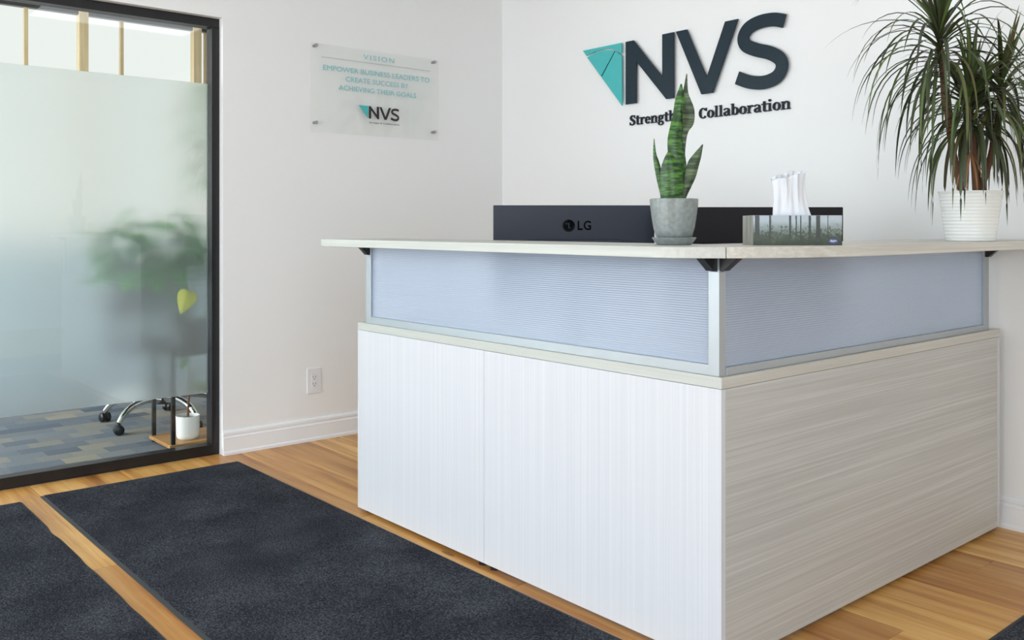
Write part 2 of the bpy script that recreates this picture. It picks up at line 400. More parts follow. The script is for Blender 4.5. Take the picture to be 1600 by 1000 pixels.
# baseboards with moulded profile (depth from wall, height)
BPROF = [(0, 0), (0.020, 0), (0.020, 0.012), (0.016, 0.020), (0.0145, 0.078), (0.0150, 0.084), (0.0095, 0.090), (0.0100, 0.095), (0.0120, 0.101), (0.0110, 0.110), (0.006, 0.117), (0, 0.118)]
def baseboard(name, fn, a, b):
    bm = bmesh.new(); p0 = [bm.verts.new(fn(d, z, a)) for d, z in BPROF]; p1 = [bm.verts.new(fn(d, z, b)) for d, z in BPROF]
    n = len(BPROF)
    for i in range(n): bm.faces.new((p0[i], p0[(i + 1) % n], p1[(i + 1) % n], p1[i]))
    bm.faces.new(p0); bm.faces.new(p1[::-1]); fixn(bm)
    return struct(new_obj(name, bm, M['trim']))
baseboard('baseboard_left', lambda d, z, s: (XW + d, s, z), OPX1 - 0.006, YW - 0.02)
baseboard('baseboard_back', lambda d, z, s: (s, YW - d, z), XW, XR)
baseboard('baseboard_right', lambda d, z, s: (XR - d, s, z), EY1, YW)

# ceiling light panels
def panel(x0, x1, y0, y1, label):
    e = empty('ceiling_light', ((x0 + x1) / 2, (y0 + y1) / 2, CZ)); tag(e, label, 'ceiling light', 'recessed light panels')
    hx, hy = (x1 - x0) / 2, (y1 - y0) / 2
    bm = bmesh.new(); t_ = 0.018
    box(bm, -hx - t_, hx + t_, -hy - t_, -hy, -0.012, 0); box(bm, -hx - t_, hx + t_, hy, hy + t_, -0.012, 0)
    box(bm, -hx - t_, -hx, -hy, hy, -0.012, 0); box(bm, hx, hx + t_, -hy, hy, -0.012, 0)
    new_obj('trim_frame', bm, M['trim'], e)
    Box('diffuser', -hx, hx, -hy, hy, -0.006, 0, M['lamp'], e)
panel(-0.10, 0.36, -0.15, 1.05, 'long bright ceiling light panel above the reception desk, mirrored in the office glass')
panel(-1.85, -1.40, -2.15, -0.95, 'added out-of-view ceiling light panel above the two long entrance mats')  # added lamp: lifts the left wall without lighting the desk's right face
panel(-1.85, -1.40, -4.1, -2.9, 'added out-of-view ceiling light panel close to the shopfront window')  # second added panel, also there to brighten the left side

# ------------------------------------------------------------------ glazed partition
gp = struct(empty('window_1', (-3.0, OPX1, 0)))
def gchild(o): o.parent = gp; o.matrix_parent_inverse = Matrix.Translation(-gp.location); return o
FX0, FX1 = -3.03, -2.97
for nm, a in (('frame_rail', (FX0, FX1, OPX0, OPX1, 0.0, 0.052)), ('frame_rail', (FX0, FX1, OPX0, OPX1, 2.099, OPZ1)),
              ('frame_post', (FX0, FX1, -0.091, OPX1, 0.052, 2.099)), ('frame_post', (FX0, FX1, -1.80, -1.755, 0.052, 2.099)), ('frame_post', (FX0, FX1, OPX0, OPX0 + 0.045, 0.052, 2.099))):
    gchild(Box(nm, *a, M['black'], bevel=0.003))
    # slim glazing bead on the room side
gchild(Box('glazing_bead', FX1, FX1 + 0.008, -1.755, -0.083, 2.099, 2.112, M['black'])); gchild(Box('glazing_bead', FX1, FX1 + 0.008, -1.755, -0.083, 0.040, 0.052, M['black']))
gchild(Box('glazing_bead', FX1, FX1 + 0.008, -0.091, -0.079, 0.052, 2.099, M['black']))
for i, (ya, yb) in enumerate(((-1.755, -0.091), (OPX0 + 0.045, -1.80))):
    g = gchild(Box('glass_pane', -3.004, -2.996, ya, yb, 0.052, 2.099, M['glass']))
    f_ = Box('frosted_film', -3.0085, -3.0050, ya + 0.004, yb - 0.003, 0.302, 1.825, M['film'], g)

# ------------------------------------------------------------------ office behind the glass
OX, OY0, OY1, OZ = -6.0, -4.0, 3.2, 2.75
struct(Box('wall_office_far', OX - 0.12, OX, OY0, OY1, 0, 1.0, M['officelow']))
struct(Box('wall_office_end', OX, XW - 0.12, OY1, OY1 + 0.1, 0, OZ, M['officewall']))
bm = bmesh.new(); box(bm, OX, -5.9, OY0 - 0.1, OY0, 0, OZ); box(bm, -3.12, XW - 0.12, OY0 - 0.1, OY0, 0, OZ); box(bm, -5.9, -3.12, OY0 - 0.1, OY0, 0, 0.35); box(bm, -5.9, -3.12, OY0 - 0.1, OY0, 2.65, OZ)
struct(new_obj('wall_office_near', bm, M['officewall']))
struct(Box('wall_office_side', XW - 0.13, XW - 0.12, YW + 0.12, OY1, 0, OZ, M['officewall']))
struct(Box('ceiling_office', OX - 0.12, XW - 0.12, OY0, OY1, OZ, OZ + 0.1, M['ceil']))
fo = struct(Box('floor_office', OX - 0.12, -3.0, OY0 - 0.1, OY1, -0.05, -0.006, M['carpetfar']))
TW, TL = 0.11, 0.16
b = bmesh.new(); box(b, 0.0004, TW - 0.0004, 0.0004, TL - 0.0004, -0.006, 0); ctm = bpy.data.meshes.new('carpet_tile'); b.to_mesh(ctm); b.free(); ctm.materials.append(M['carpet'])
for i in range(16):
    for j in range(17):
        o = bpy.data.objects.new('carpet_tile', ctm); COL.objects.link(o)
        o.location = (-3.035 - TW * (i + 1), -1.45 + TL * j + (i * 0.067) % TL - TL, 0); o.parent = fo
# far window wall: panes with drawn blinds, wooden posts and slim mullions
w3 = struct(empty('window_3', (OX, 0.4, 1.0)))
def w3c(o): o.parent = w3; o.matrix_parent_inverse = Matrix.Translation(-w3.location); return o
posts = [(-1.75, -1.654), (-0.82, -0.724), (0.113, 0.177), (0.986, 1.05), (1.9, 1.964), (2.8, 2.864)]
thin = [(-1.23, -1.206), (-0.255, -0.229), (0.421, 0.445), (1.093, 1.12), (1.45, 1.474), (2.35, 2.374)]
posts = [(a, a + 0.064) for a, _ in posts]
for a, c_ in posts: w3c(Box('window_post', OX - 0.02, OX + 0.055, a, c_, 1.0, OZ, M['postwood']))
for a, c_ in thin: w3c(Box('mullion', OX - 0.02, OX + 0.02, a, c_, 1.0, OZ, M['postwood']))
edges = sorted(posts + thin); prev = OY0
for a, c_ in edges + [(OY1, OY1)]:
    w3c(Box('window_blind', OX - 0.03, OX - 0.02, prev, a, 1.0, OZ, M['blind'])); prev = c_
w3c(Box('head_rail', OX - 0.02, OX + 0.03, OY0, OY1, OZ - 0.03, OZ, M['black']))

# ------------------------------------------------------------------ reception desk
L1, L2, ZB, ZT, ZC = 1.744, 1.683, 0.015, 0.716, 0.745
desk = empty('reception_desk', (0, 0, 0))
tag(desk, 'white woodgrain L-shaped reception desk with pale blue translucent screens and raised counter', 'desk')
SEAM = -0.949; TH = 0.018
Box('front_panel', -L1 + 0.006, SEAM - 0.0008, 0, TH, ZB, ZT - 0.001, M['lam_v'], desk, 0.0008)
Box('front_panel', SEAM + 0.0008, -0.0005, 0, TH, ZB, ZT - 0.001, M['lam_v'], desk, 0.0008)
Box('end_panel', -L1, -L1 + TH, TH + 0.0005, 0.70, ZB, ZT - 0.001, M['edge_v'], desk, 0.0008)
Box('edge_strip', -L1, -L1 + 0.0055, 0, TH, ZB, ZT - 0.001, M['edge_v'], desk)
Box('side_panel', -TH, -0.001, TH + 0.0008, L2 - TH - 0.0008, ZB, ZT - 0.001, M['lam_hy'], desk, 0.0008)
Box('back_panel', -0.62, 0, L2 - TH, L2, ZB, ZT - 0.001, M['edge_v'], desk, 0.0008)
bm = bmesh.new()
pts = [(-L1, 0), (0, 0), (0, L2), (-0.66, L2), (-0.66, 0.72), (-L1, 0.72)]
prism(bm, pts, lambda u, v, d: (u, v, d), ZT, ZC); fixn(bm)
wt = new_obj('worktop', bm, M['lam_x'], desk, bevel=0.001)
Box('edge_strip', -0.0005, 0.0006, 0.001, L2, ZT + 0.0005, ZC - 0.001, M['lam_y'], desk)
bm = bmesh.new(); lathe(bm, [(0.016, 0), (0.016, 0.006), (0.006, 0.007), (0.006, ZB)], 14); foot = new_obj('levelling_foot', bm, M['blackplastic'], desk)
foot.location = (-L1 + 0.035, 0.035, 0)
for p in ((SEAM - 0.03, 0.022), (SEAM + 0.03, 0.022), (-0.035, 0.035), (-0.035, L2 - 0.04), (-0.6, L2 - 0.04), (-L1 + 0.035, 0.66), (-0.04, 0.85)):
    copy_part(foot, desk, (p[0], p[1], 0))
# screen frames
ZS = 1.046
PX = (-1.698, -1.655)
Box('screen_post', -1.700, -1.664, 0.010, 0.034, ZC, ZS, M['alu'], desk, 0.001)
Box('screen_post', -0.047, -0.013, 0.008, 0.036, ZC, 1.010, M['alu'], desk, 0.001)
Box('screen_post', -0.034, -0.010, 1.575, 1.615, ZC, ZS, M['alu'], desk, 0.001)
Box('corner_pin', -0.019, -0.0132, 0.0085, 0.0145, 1.010, ZS, M['alu'], desk)
Box('screen_rail', -1.664, -0.047, 0.010, 0.034, ZC, ZC + 0.027, M['alu'], desk, 0.001)
Box('screen_rail', -0.034, -0.010, 0.036, 1.575, ZC, ZC + 0.021, M['alu'], desk, 0.001)
def ribbed(name, fn, a, b, z0, z1):
    """twin-wall sheet: fine horizontal flutes as relief on both faces"""
    bm = bmesh.new(); n = int((z1 - z0) / 0.0062) * 4; rows = []
    for i in range(n + 1):
        z = z0 + (z1 - z0) * i / n; w = 0.00045 * math.cos(2 * PI * i / 4)
        rows.append([bm.verts.new(fn(s, d, z)) for s, d in ((a, -w), (b, -w), (b, 0.006 + w), (a, 0.006 + w))])
    for r0, r1 in zip(rows[:-1], rows[1:]):
        for k in range(4): bm.faces.new((r0[k], r0[(k + 1) % 4], r1[(k + 1) % 4], r1[k]))
    bm.faces.new(rows[0][::-1]); bm.faces.new(rows[-1]); fixn(bm)
    o = new_obj(name, bm, M['poly'], desk)
    for p in o.data.polygons: p.use_smooth = True
    o.data.set_sharp_from_angle(angle=math.radians(60))
    return o
ribbed('translucent_screen', lambda s, d, z: (s, 0.018 + d, z), -1.6635, -0.0475, ZC + 0.0275, ZS - 0.001)
ribbed('translucent_screen', lambda s, d, z: (-0.019 - d, s, z), 0.0365, 1.5745, ZC + 0.0215, ZS - 0.001)
# black gusset brackets under the counter (profile: outward reach, height)
BR = [(0, -0.034), (0.012, -0.034), (0.050, -0.004), (0.050, 0), (0, 0)]
def bracket(fn):
    bm = bmesh.new(); prism(bm, BR, fn, -0.0125, 0.0125); fixn(bm)
    # hollow look: inset the two cheeks
    o = new_obj('counter_bracket', bm, M['blackmetal'], desk, bevel=0.001); return o
bracket(lambda u, v, d: (-1.682 + d, 0.010 - u * 0.8, ZS + v))
bracket(lambda u, v, d: (-0.033 + d, 0.008 - u, ZS + v))
bracket(lambda u, v, d: (-0.013 + u, 0.022 + d, ZS + v))
bracket(lambda u, v, d: (-0.010 + u * 0.9, 1.595 + d, ZS + v))
# raised counter: two boards meeting in a mitre, outer corner swept
ell = []
for k in range(0, 25):
    a = -PI / 2 + (PI / 2) * k / 24; ell.append((-0.12 + 0.30 * math.cos(a), 0.42 + 0.56 * math.sin(a)))
cut = min(range(len(ell)), key=lambda i: abs(ell[i][0] - 0.05))
inner = (-0.21, 0.20)
front = [(-1.785, 0.20), (-1.785, -0.14)] + ell[:cut + 1] + [inner]
side = [(inner[0] + 0.0012, inner[1] + 0.001), (ell[cut][0] + 0.0010, ell[cut][1] + 0.0012)] + ell[cut + 1:] + [(0.18, YW - 0.004), (inner[0] + 0.001, YW - 0.004)]
for nm, pl, mm in (('counter_board', front, M['lam_x']), ('counter_board', side, M['lam_y'])):
    bm = bmesh.new(); prism(bm, pl, lambda u, v, d: (u, v, d), ZS + 0.0002, 1.074); fixn(bm); new_obj(nm, bm, mm, desk, bevel=0.0015)

# ------------------------------------------------------------------ wall logo
def wallfn(u, v, d): return (u, YW - d, v)
logo = empty('wall_logo', (-1.55, YW, 1.65)); tag(logo, 'large dark slate and teal raised company lettering on the white back wall', 'wall sign')
def lchild(o): o.parent = logo; o.matrix_parent_inverse = Matrix.Translation(-logo.location); return o
D0, D1 = 0.013, 0.021
def letter(name, polys, m, d0=D0, d1=D1, bev=0.0006):
    bm = bmesh.new()
    for p in polys: prism(bm, p, wallfn, d0, d1)
    fixn(bm); return lchild(new_obj(name, bm, m, bevel=bev))
letter('letter', [[(-1.888, 2.098), (-1.833, 2.098), (-1.638, 1.883), (-1.638, 2.098), (-1.563, 2.098), (-1.563, 1.767), (-1.613, 1.767), (-1.814, 1.985), (-1.814, 1.767), (-1.888, 1.767)]], M['slate'])
letter('letter', [[(-1.550, 2.098), (-1.481, 2.098), (-1.360, 1.846), (-1.252, 2.098), (-1.178, 2.098), (-1.324, 1.767), (-1.392, 1.767)]], M['slate'])
Sp = [(-0.930, 2.046), (-0.990, 2.063), (-1.062, 2.064), (-1.122, 2.046), (-1.150, 2.008), (-1.136, 1.968), (-1.078, 1.938), (-1.008, 1.914), (-0.955, 1.880), (-0.944, 1.840), (-0.972, 1.800), (-1.036, 1.783), (-1.112, 1.793), (-1.184, 1.822)]
letter('letter', [ribbon(Sp, 0.062, 6)], M['slate'])
# teal shard: upper sliver, left facet, right facet
arc = [(-2.180, 2.066), (-2.110, 2.080), (-2.038, 2.083), (-1.985, 2.075), (-1.945, 2.058), (-1.917, 2.038)]
arc2 = [(x, y - 0.007) for x, y in arc]
letter('facet', [[(-2.207, 2.098), (-1.917, 2.098)] + arc[::-1]], M['teal'])
midT, midB = (-1.962, 2.060), (-2.066, 1.930)
letter('facet', [[(-2.174, 2.056)] + arc2[1:4] + [(-1.967, 2.062), (-2.069, 1.938)]], M['teal'])
letter('facet', [[(-1.961, 2.059), (-1.946, 2.050), (-1.917, 2.029), (-1.914, 1.763), (-2.063, 1.931)]], M['teal'])
letter('facet_line', [[(-1.9665, 2.0615), (-1.9615, 2.0585), (-2.0635, 1.9315), (-2.0685, 1.9375)]], M['slate'], D0, D1 - 0.006)

# serif tagline: each letter drawn from stems, bowls and serifs (cap height = 1)
def rect(x0, y0, x1, y1): return [(x0, y0), (x1, y0), (x1, y1), (x0, y1)]
def arcs(cx, cy, rx, ry, a0, a1, thick=0.2, thin=0.09, n=18):
    o = []; i_ = []
    for k in range(n + 1):
        a = math.radians(a0 + (a1 - a0) * k / n); w = thin + (thick - thin) * abs(math.cos(a))
        o.append((cx + rx * math.cos(a), cy + ry * math.sin(a))); i_.append((cx + max(rx - w, 0.02) * math.cos(a), cy + max(ry - w * 0.9, 0.02) * math.sin(a)))
    return o + i_[::-1]
SF = 0.085
def stem(x, h, w=0.165, foot=True, flag=True):
    p = [rect(x, 0, x + w, h)]
    if foot: p.append(rect(x - 0.09, 0, x + w + 0.09, SF))
    if flag: p.append([(x - 0.09, h - SF), (x + 0.01, h - SF), (x + w * 0.5, h), (x - 0.09, h - 0.02)])
    return p
XH = 0.72
G = {
 'S': (0.72, [ribbon([(0.60, 0.80, 0.10), (0.46, 0.94, 0.11), (0.28, 0.94, 0.13), (0.14, 0.80, 0.19), (0.20, 0.62, 0.22), (0.38, 0.50, 0.22), (0.54, 0.36, 0.22), (0.56, 0.20, 0.19), (0.42, 0.06, 0.13), (0.22, 0.05, 0.11), (0.08, 0.20, 0.10)], 0.15, 5), rect(0.57, 0.70, 0.64, 0.98), rect(0.03, 0.02, 0.10, 0.30)]),
 't': (0.52, [rect(0.14, 0.14, 0.33, 0.92), rect(0.0, XH - 0.10, 0.50, XH), ribbon([(0.235, 0.2, 0.19), (0.26, 0.08, 0.16), (0.36, 0.045, 0.10), (0.50, 0.09, 0.07)], 0.1, 5)]),
 'r': (0.60, stem(0.10, XH) + [ribbon([(0.25, 0.46, 0.08), (0.34, 0.62, 0.12), (0.46, 0.66, 0.14), (0.56, 0.60, 0.14)], 0.1, 5)]),
 'e': (0.66, [arcs(0.32, 0.36, 0.31, 0.375, 0, 322), rect(0.12, 0.35, 0.62, 0.43)]),
 'n': (0.86, stem(0.10, XH) + [ribbon([(0.26, 0.50, 0.08), (0.36, 0.64, 0.12), (0.50, 0.67, 0.14), (0.61, 0.58, 0.18), (0.635, 0.42, 0.19)], 0.1, 5)] + stem(0.54, 0.46, flag=False)),
 'g': (0.68, [arcs(0.30, 0.48, 0.27, 0.25, 0, 360, 0.17, 0.09, 24), arcs(0.31, -0.10, 0.31, 0.21, 0, 360, 0.14, 0.09, 24), ribbon([(0.14, 0.28, 0.09), (0.08, 0.17, 0.11), (0.20, 0.10, 0.13), (0.44, 0.08, 0.13), (0.56, 0.0, 0.12)], 0.1, 5), ribbon([(0.50, 0.62, 0.09), (0.66, 0.69, 0.09)], 0.09, 3)]),
 'h': (0.86, stem(0.10, 1.06) + [ribbon([(0.26, 0.50, 0.08), (0.36, 0.64, 0.12), (0.50, 0.67, 0.14), (0.61, 0.58, 0.18), (0.635, 0.42, 0.19)], 0.1, 5)] + stem(0.54, 0.46, flag=False)),
 '&': (0.90, [arcs(0.36, 0.78, 0.22, 0.21, 0, 360, 0.15, 0.08, 22), ribbon([(0.30, 0.64, 0.14), (0.50, 0.34, 0.20), (0.78, 0.03, 0.17)], 0.18, 5), ribbon([(0.34, 0.56, 0.08), (0.12, 0.40, 0.16), (0.10, 0.18, 0.19), (0.28, 0.05, 0.12), (0.52, 0.10, 0.10), (0.74, 0.46, 0.10)], 0.1, 5), rect(0.60, 0.44, 0.86, 0.52)]),
 'C': (0.80, [arcs(0.42, 0.49, 0.40, 0.51, 42, 318, 0.22, 0.09), rect(0.69, 0.66, 0.76, 0.97)]),
 'o': (0.70, [arcs(0.34, 0.36, 0.33, 0.375, 0, 360, 0.20, 0.09, 28)]),
 'l': (0.42, stem(0.10, 1.06)),
 'a': (0.68, [arcs(0.26, 0.20, 0.24, 0.22, 60, 330, 0.18, 0.09), ribbon([(0.30, 0.40, 0.09), (0.48, 0.44, 0.07)], 0.08, 3), rect(0.40, 0.08, 0.58, 0.52), ribbon([(0.06, 0.56, 0.13), (0.18, 0.66, 0.10), (0.34, 0.68, 0.10), (0.46, 0.60, 0.16), (0.49, 0.48, 0.18)], 0.1, 5), ribbon([(0.49, 0.14, 0.18), (0.54, 0.05, 0.12), (0.66, 0.05, 0.07)], 0.1, 4)]),
 'b': (0.76, [rect(0.10, 0.02, 0.28, 1.06), [(0.01, 1.06 - SF), (0.11, 1.06 - SF), (0.19, 1.06), (0.01, 1.04)], arcs(0.40, 0.36, 0.32, 0.375, -150, 150, 0.20, 0.09)]),
 'i': (0.42, stem(0.10, XH) + [arcs(0.19, 0.95, 0.115, 0.115, 0, 360, 0.1, 0.1, 16)]),
}
CAP = 0.052; SXX = CAP * 1.20
def write_serif(txt, x, z, k=1.0):
    SXX = CAP * 1.20 * k
    for ch in txt:
        if ch == ' ': x += 0.36 * SXX; continue
        adv, polys = G[ch]
        bm = bmesh.new()
        for i, p in enumerate(polys): prism(bm, [(x + u * SXX, z + v * CAP) for u, v in p], wallfn, 0.003, 0.009 + i * 0.00006)
        fixn(bm); lchild(new_obj('tagline_letter', bm, M['slate_tag'])); x += adv * SXX
    return x
x_ = write_serif('Strength', -1.872, 1.655, 0.93); write_serif('&', -1.512, 1.653); write_serif('Collaboration', -1.418, 1.650)

# ------------------------------------------------------------------ vision plaque on the left wall
PXF = XW + 0.026                         # front face of the plate
pq = empty('vision_plaque', (XW, 0.83, 1.62)); tag(pq, 'clear acrylic vision plaque with teal lettering on four standoffs on left wall', 'plaque')
def pchild(o): o.parent = pq; o.matrix_parent_inverse = Matrix.Translation(-pq.location); return o
pchild(Box('acrylic_plate', PXF - 0.006, PXF, 0.418, 1.233, 1.620, 2.082, M['acrylic']))
bm = bmesh.new(); tube(bm, [(0, 0, 0), (0.021, 0, 0)], 0.008, 16); tube(bm, [(0.0262, 0, 0), (0.031, 0, 0)], 0.0095, 16); fixn(bm)
so = new_obj('standoff', bm, M['steel'], smooth=True); so.location = (XW, 0.445, 2.070); pchild(so)
for yy, zz_ in ((1.206, 2.070), (0.445, 1.666), (1.206, 1.666)):
    o = so.copy(); COL.objects.link(o); o.location = (XW, yy, zz_); pchild(o)
def text_mesh(txt, spacing=1.0, bold=0.0):
    cu = bpy.data.curves.new('txt', 'FONT'); cu.body = txt; cu.size = 1.0; cu.space_character = spacing; cu.resolution_u = 3; cu.offset = bold
    ob = bpy.data.objects.new('txt', cu); COL.objects.link(ob)
    dg = bpy.context.evaluated_depsgraph_get(); me = bpy.data.meshes.new_from_object(ob.evaluated_get(dg)); bpy.data.objects.remove(ob); bpy.data.curves.remove(cu)
    xs = [v.co.x for v in me.vertices]; ys = [v.co.y for v in me.vertices]
    return me, min(xs), max(xs), min(ys), max(ys)
def print_text(name, txt, fn, u0, u1, v0, v1, m, spacing=1.0, thick=0.0006, bold=0.0):
    """flat lettering fitted into the rectangle u0..u1, v0..v1 on a surface"""
    me, a, b_, c_, d_ = text_mesh(txt, spacing, bold)
    bm = bmesh.new(); bm.from_mesh(me); bpy.data.meshes.remove(me)
    r = bmesh.ops.extrude_face_region(bm, geom=bm.faces[:])
    for e in r['geom']:
        if isinstance(e, bmesh.types.BMVert): e.co.z = 1.0
    for v in bm.verts:
        v.co = Vector(fn(u0 + (v.co.x - a) / (b_ - a) * (u1 - u0), v0 + (v.co.y - c_) / (d_ - c_) * (v1 - v0), v.co.z * thick))
    fixn(bm); return new_obj(name, bm, m)
def plq(u, v, d): return (PXF + 0.0003 + d, u, v)
pchild(print_text('lettering', 'VISION', plq, 0.732, 0.929, 2.031, 2.057, M['tealprint'], 1.35))
pchild(print_text('lettering', 'EMPOWER BUSINESS LEADERS TO', plq, 0.487, 1.170, 1.947, 1.974, M['tealprint']))
pchild(print_text('lettering', 'CREATE SUCCESS BY', plq, 0.621, 1.025, 1.899, 1.926, M['tealprint']))
pchild(print_text('lettering', 'ACHIEVING THEIR GOALS', plq, 0.579, 1.077, 1.850, 1.877, M['tealprint']))
pchild(Box('rule_line', PXF + 0.0003, PXF + 0.0009, 0.476, 1.175, 2.0125, 2.0150, M['greyprint']))
def plogo(name, polys, m):
    bm = bmesh.new()
    for p in polys: prism(bm, p, plq, 0, 0.0008)
    fixn(bm); return pchild(new_obj(name, bm, m))
k_ = (0.963 - 0.765) / (0.910 - (-1.888) - 1.820)     # scale of the wall logo onto the plaque
k_ = 0.198 / 0.978
cvt = lambda p: [(0.765 + (u + 1.888) * k_, 1.711 + (v - 1.767) * k_ * 1.02) for u, v in p]
plogo('print_letter', [cvt([(-1.888, 2.098), (-1.833, 2.098), (-1.638, 1.883), (-1.638, 2.098), (-1.563, 2.098), (-1.563, 1.767), (-1.613, 1.767), (-1.814, 1.985), (-1.814, 1.767), (-1.888, 1.767)])], M['darkprint'])
plogo('print_letter', [cvt([(-1.560, 2.098), (-1.483, 2.098), (-1.360, 1.846), (-1.252, 2.098), (-1.178, 2.098), (-1.324, 1.767), (-1.392, 1.767)])], M['darkprint'])
plogo('print_letter', [cvt(ribbon(Sp, 0.060, 4))], M['darkprint'])
plogo('print_shard', [[(0.702, 1.779), (0.761, 1.779), (0.761, 1.712)]], M['teal'])
pchild(print_text('lettering', 'Strength & Collaboration', plq, 0.767, 0.963, 1.683, 1.695, M['darkprint']))

# ------------------------------------------------------------------ wall outlet
ou = empty('wall_outlet', (XW, 0.445, 0.312)); tag(ou, 'white duplex power outlet low on the left wall above the baseboard', 'outlet')
Box('cover_plate', 0, 0.006, -0.040, 0.040, -0.066, 0.066, M['white_plastic'], ou, 0.002)
Box('insert', 0.006, 0.0085, -0.018, 0.018, -0.036, 0.036, M['white_plastic'], ou, 0.001)
for zz_ in (0.018, -0.018):
    Box('slot', 0.0085, 0.0089, -0.0085, -0.0060, zz_ - 0.001, zz_ + 0.008, M['slot'], ou); Box('slot', 0.0085, 0.0089, 0.0060, 0.0085, zz_ - 0.001, zz_ + 0.008, M['slot'], ou)
    bm = bmesh.new(); tube(bm, [(0.0085, 0, zz_ - 0.008), (0.0089, 0, zz_ - 0.008)], 0.003, 10); new_obj('slot', bm, M['slot'], ou)

# ------------------------------------------------------------------ entrance mats
def floor_mat(name, x0, x1, y0, y1, label, ripple=None, border=0.022, group='charcoal entrance mats'):
    e = empty(name, (x0, y0, 0)); tag(e, label, 'floor mat', group)
    W, D = x1 - x0, y1 - y0
    def edge(x):                      # far long edge, waved where the mat has rucked up
        return D + (ripple(x0 + x) if ripple else 0.0)
    def zed(x, y): return 0.0085 + 0.0022 * mnoise.noise(Vector((x * 2.2, y * 2.2, x0))) 
    nx, ny = int(W / 0.03), int(D / 0.04); bm = bmesh.new(); g = []
    bw = border
    for i in range(nx + 1):
        x = bw + (W - 2 * bw) * i / nx
        g.append([bm.verts.new((x, bw + (edge(x) - 2 * bw) * j / ny, zed(x0 + x, y0 + D * j / ny))) for j in range(ny + 1)])
    for i in range(nx):
        for j in range(ny): bm.faces.new((g[i][j], g[i + 1][j], g[i + 1][j + 1], g[i][j + 1]))
    rim = [g[i][0] for i in range(nx + 1)] + [g[nx][j] for j in range(1, ny + 1)] + [g[i][ny] for i in range(nx - 1, -1, -1)] + [g[0][j] for j in range(ny - 1, 0, -1)]
    low = [bm.verts.new((v.co.x, v.co.y, 0.001)) for v in rim]
    for k in range(len(rim)): bm.faces.new((rim[k], low[k], low[(k + 1) % len(rim)], rim[(k + 1) % len(rim)]))
    new_obj('pile', bm, M['pile'], e, smooth=True)
    bm = bmesh.new()
    outer = []
    for v in low:
        x, y = v.co.x if False else 0, 0
    inner_l = [(p[0], p[1]) for p in [(bw + (W - 2 * bw) * i / nx, bw) for i in range(nx + 1)]]
    def strip(a, b):
        va = [bm.verts.new((p[0], p[1], 0.0062)) for p in a]; vb = [bm.verts.new((p[0], p[1], 0.0035)) for p in b]; vc = [bm.verts.new((p[0], p[1], 0.0)) for p in b]
        for k in range(len(a) - 1):
            bm.faces.new((va[k], va[k + 1], vb[k + 1], vb[k])); bm.faces.new((vb[k], vb[k + 1], vc[k + 1], vc[k]))
    N_ = nx
    xs = [bw + (W - 2 * bw) * i / N_ for i in range(N_ + 1)]; xo = [W * i / N_ for i in range(N_ + 1)]
    strip([(x, bw) for x in xs], [(x, 0) for x in xo])
    strip([(x, edge(x) - bw) for x in xs], [(x, edge(x)) for x in xo])
    strip([(bw, bw), (bw, edge(bw) - bw)], [(0, 0), (0, edge(0))]); strip([(W - bw, bw), (W - bw, edge(W) - bw)], [(W, 0), (W, edge(W))])
    fixn(bm); new_obj('rubber_border', bm, M['rubber'], e)
    return e
floor_mat('entrance_mat', -2.755, 0.25, -0.908, -0.046, 'long charcoal mat lying parallel to the front of the reception desk', border=0.012)
def rip(x): return -0.007 * max(0, math.sin((x + 2.75) * 15.0)) ** 2 * (1 if -2.5 < x < -1.0 else 0.3) * (0.6 + 0.4 * math.sin(x * 5))
floor_mat('entrance_mat', -2.715, 0.25, -1.85, -0.985, 'charcoal mat with rippled edge cut off by lower left corner', ripple=rip, border=0.008)
floor_mat('entrance_mat', 0.353, 1.25, -1.9, 1.02, 'charcoal mat just showing in the lower right corner beside the desk', border=0.012)

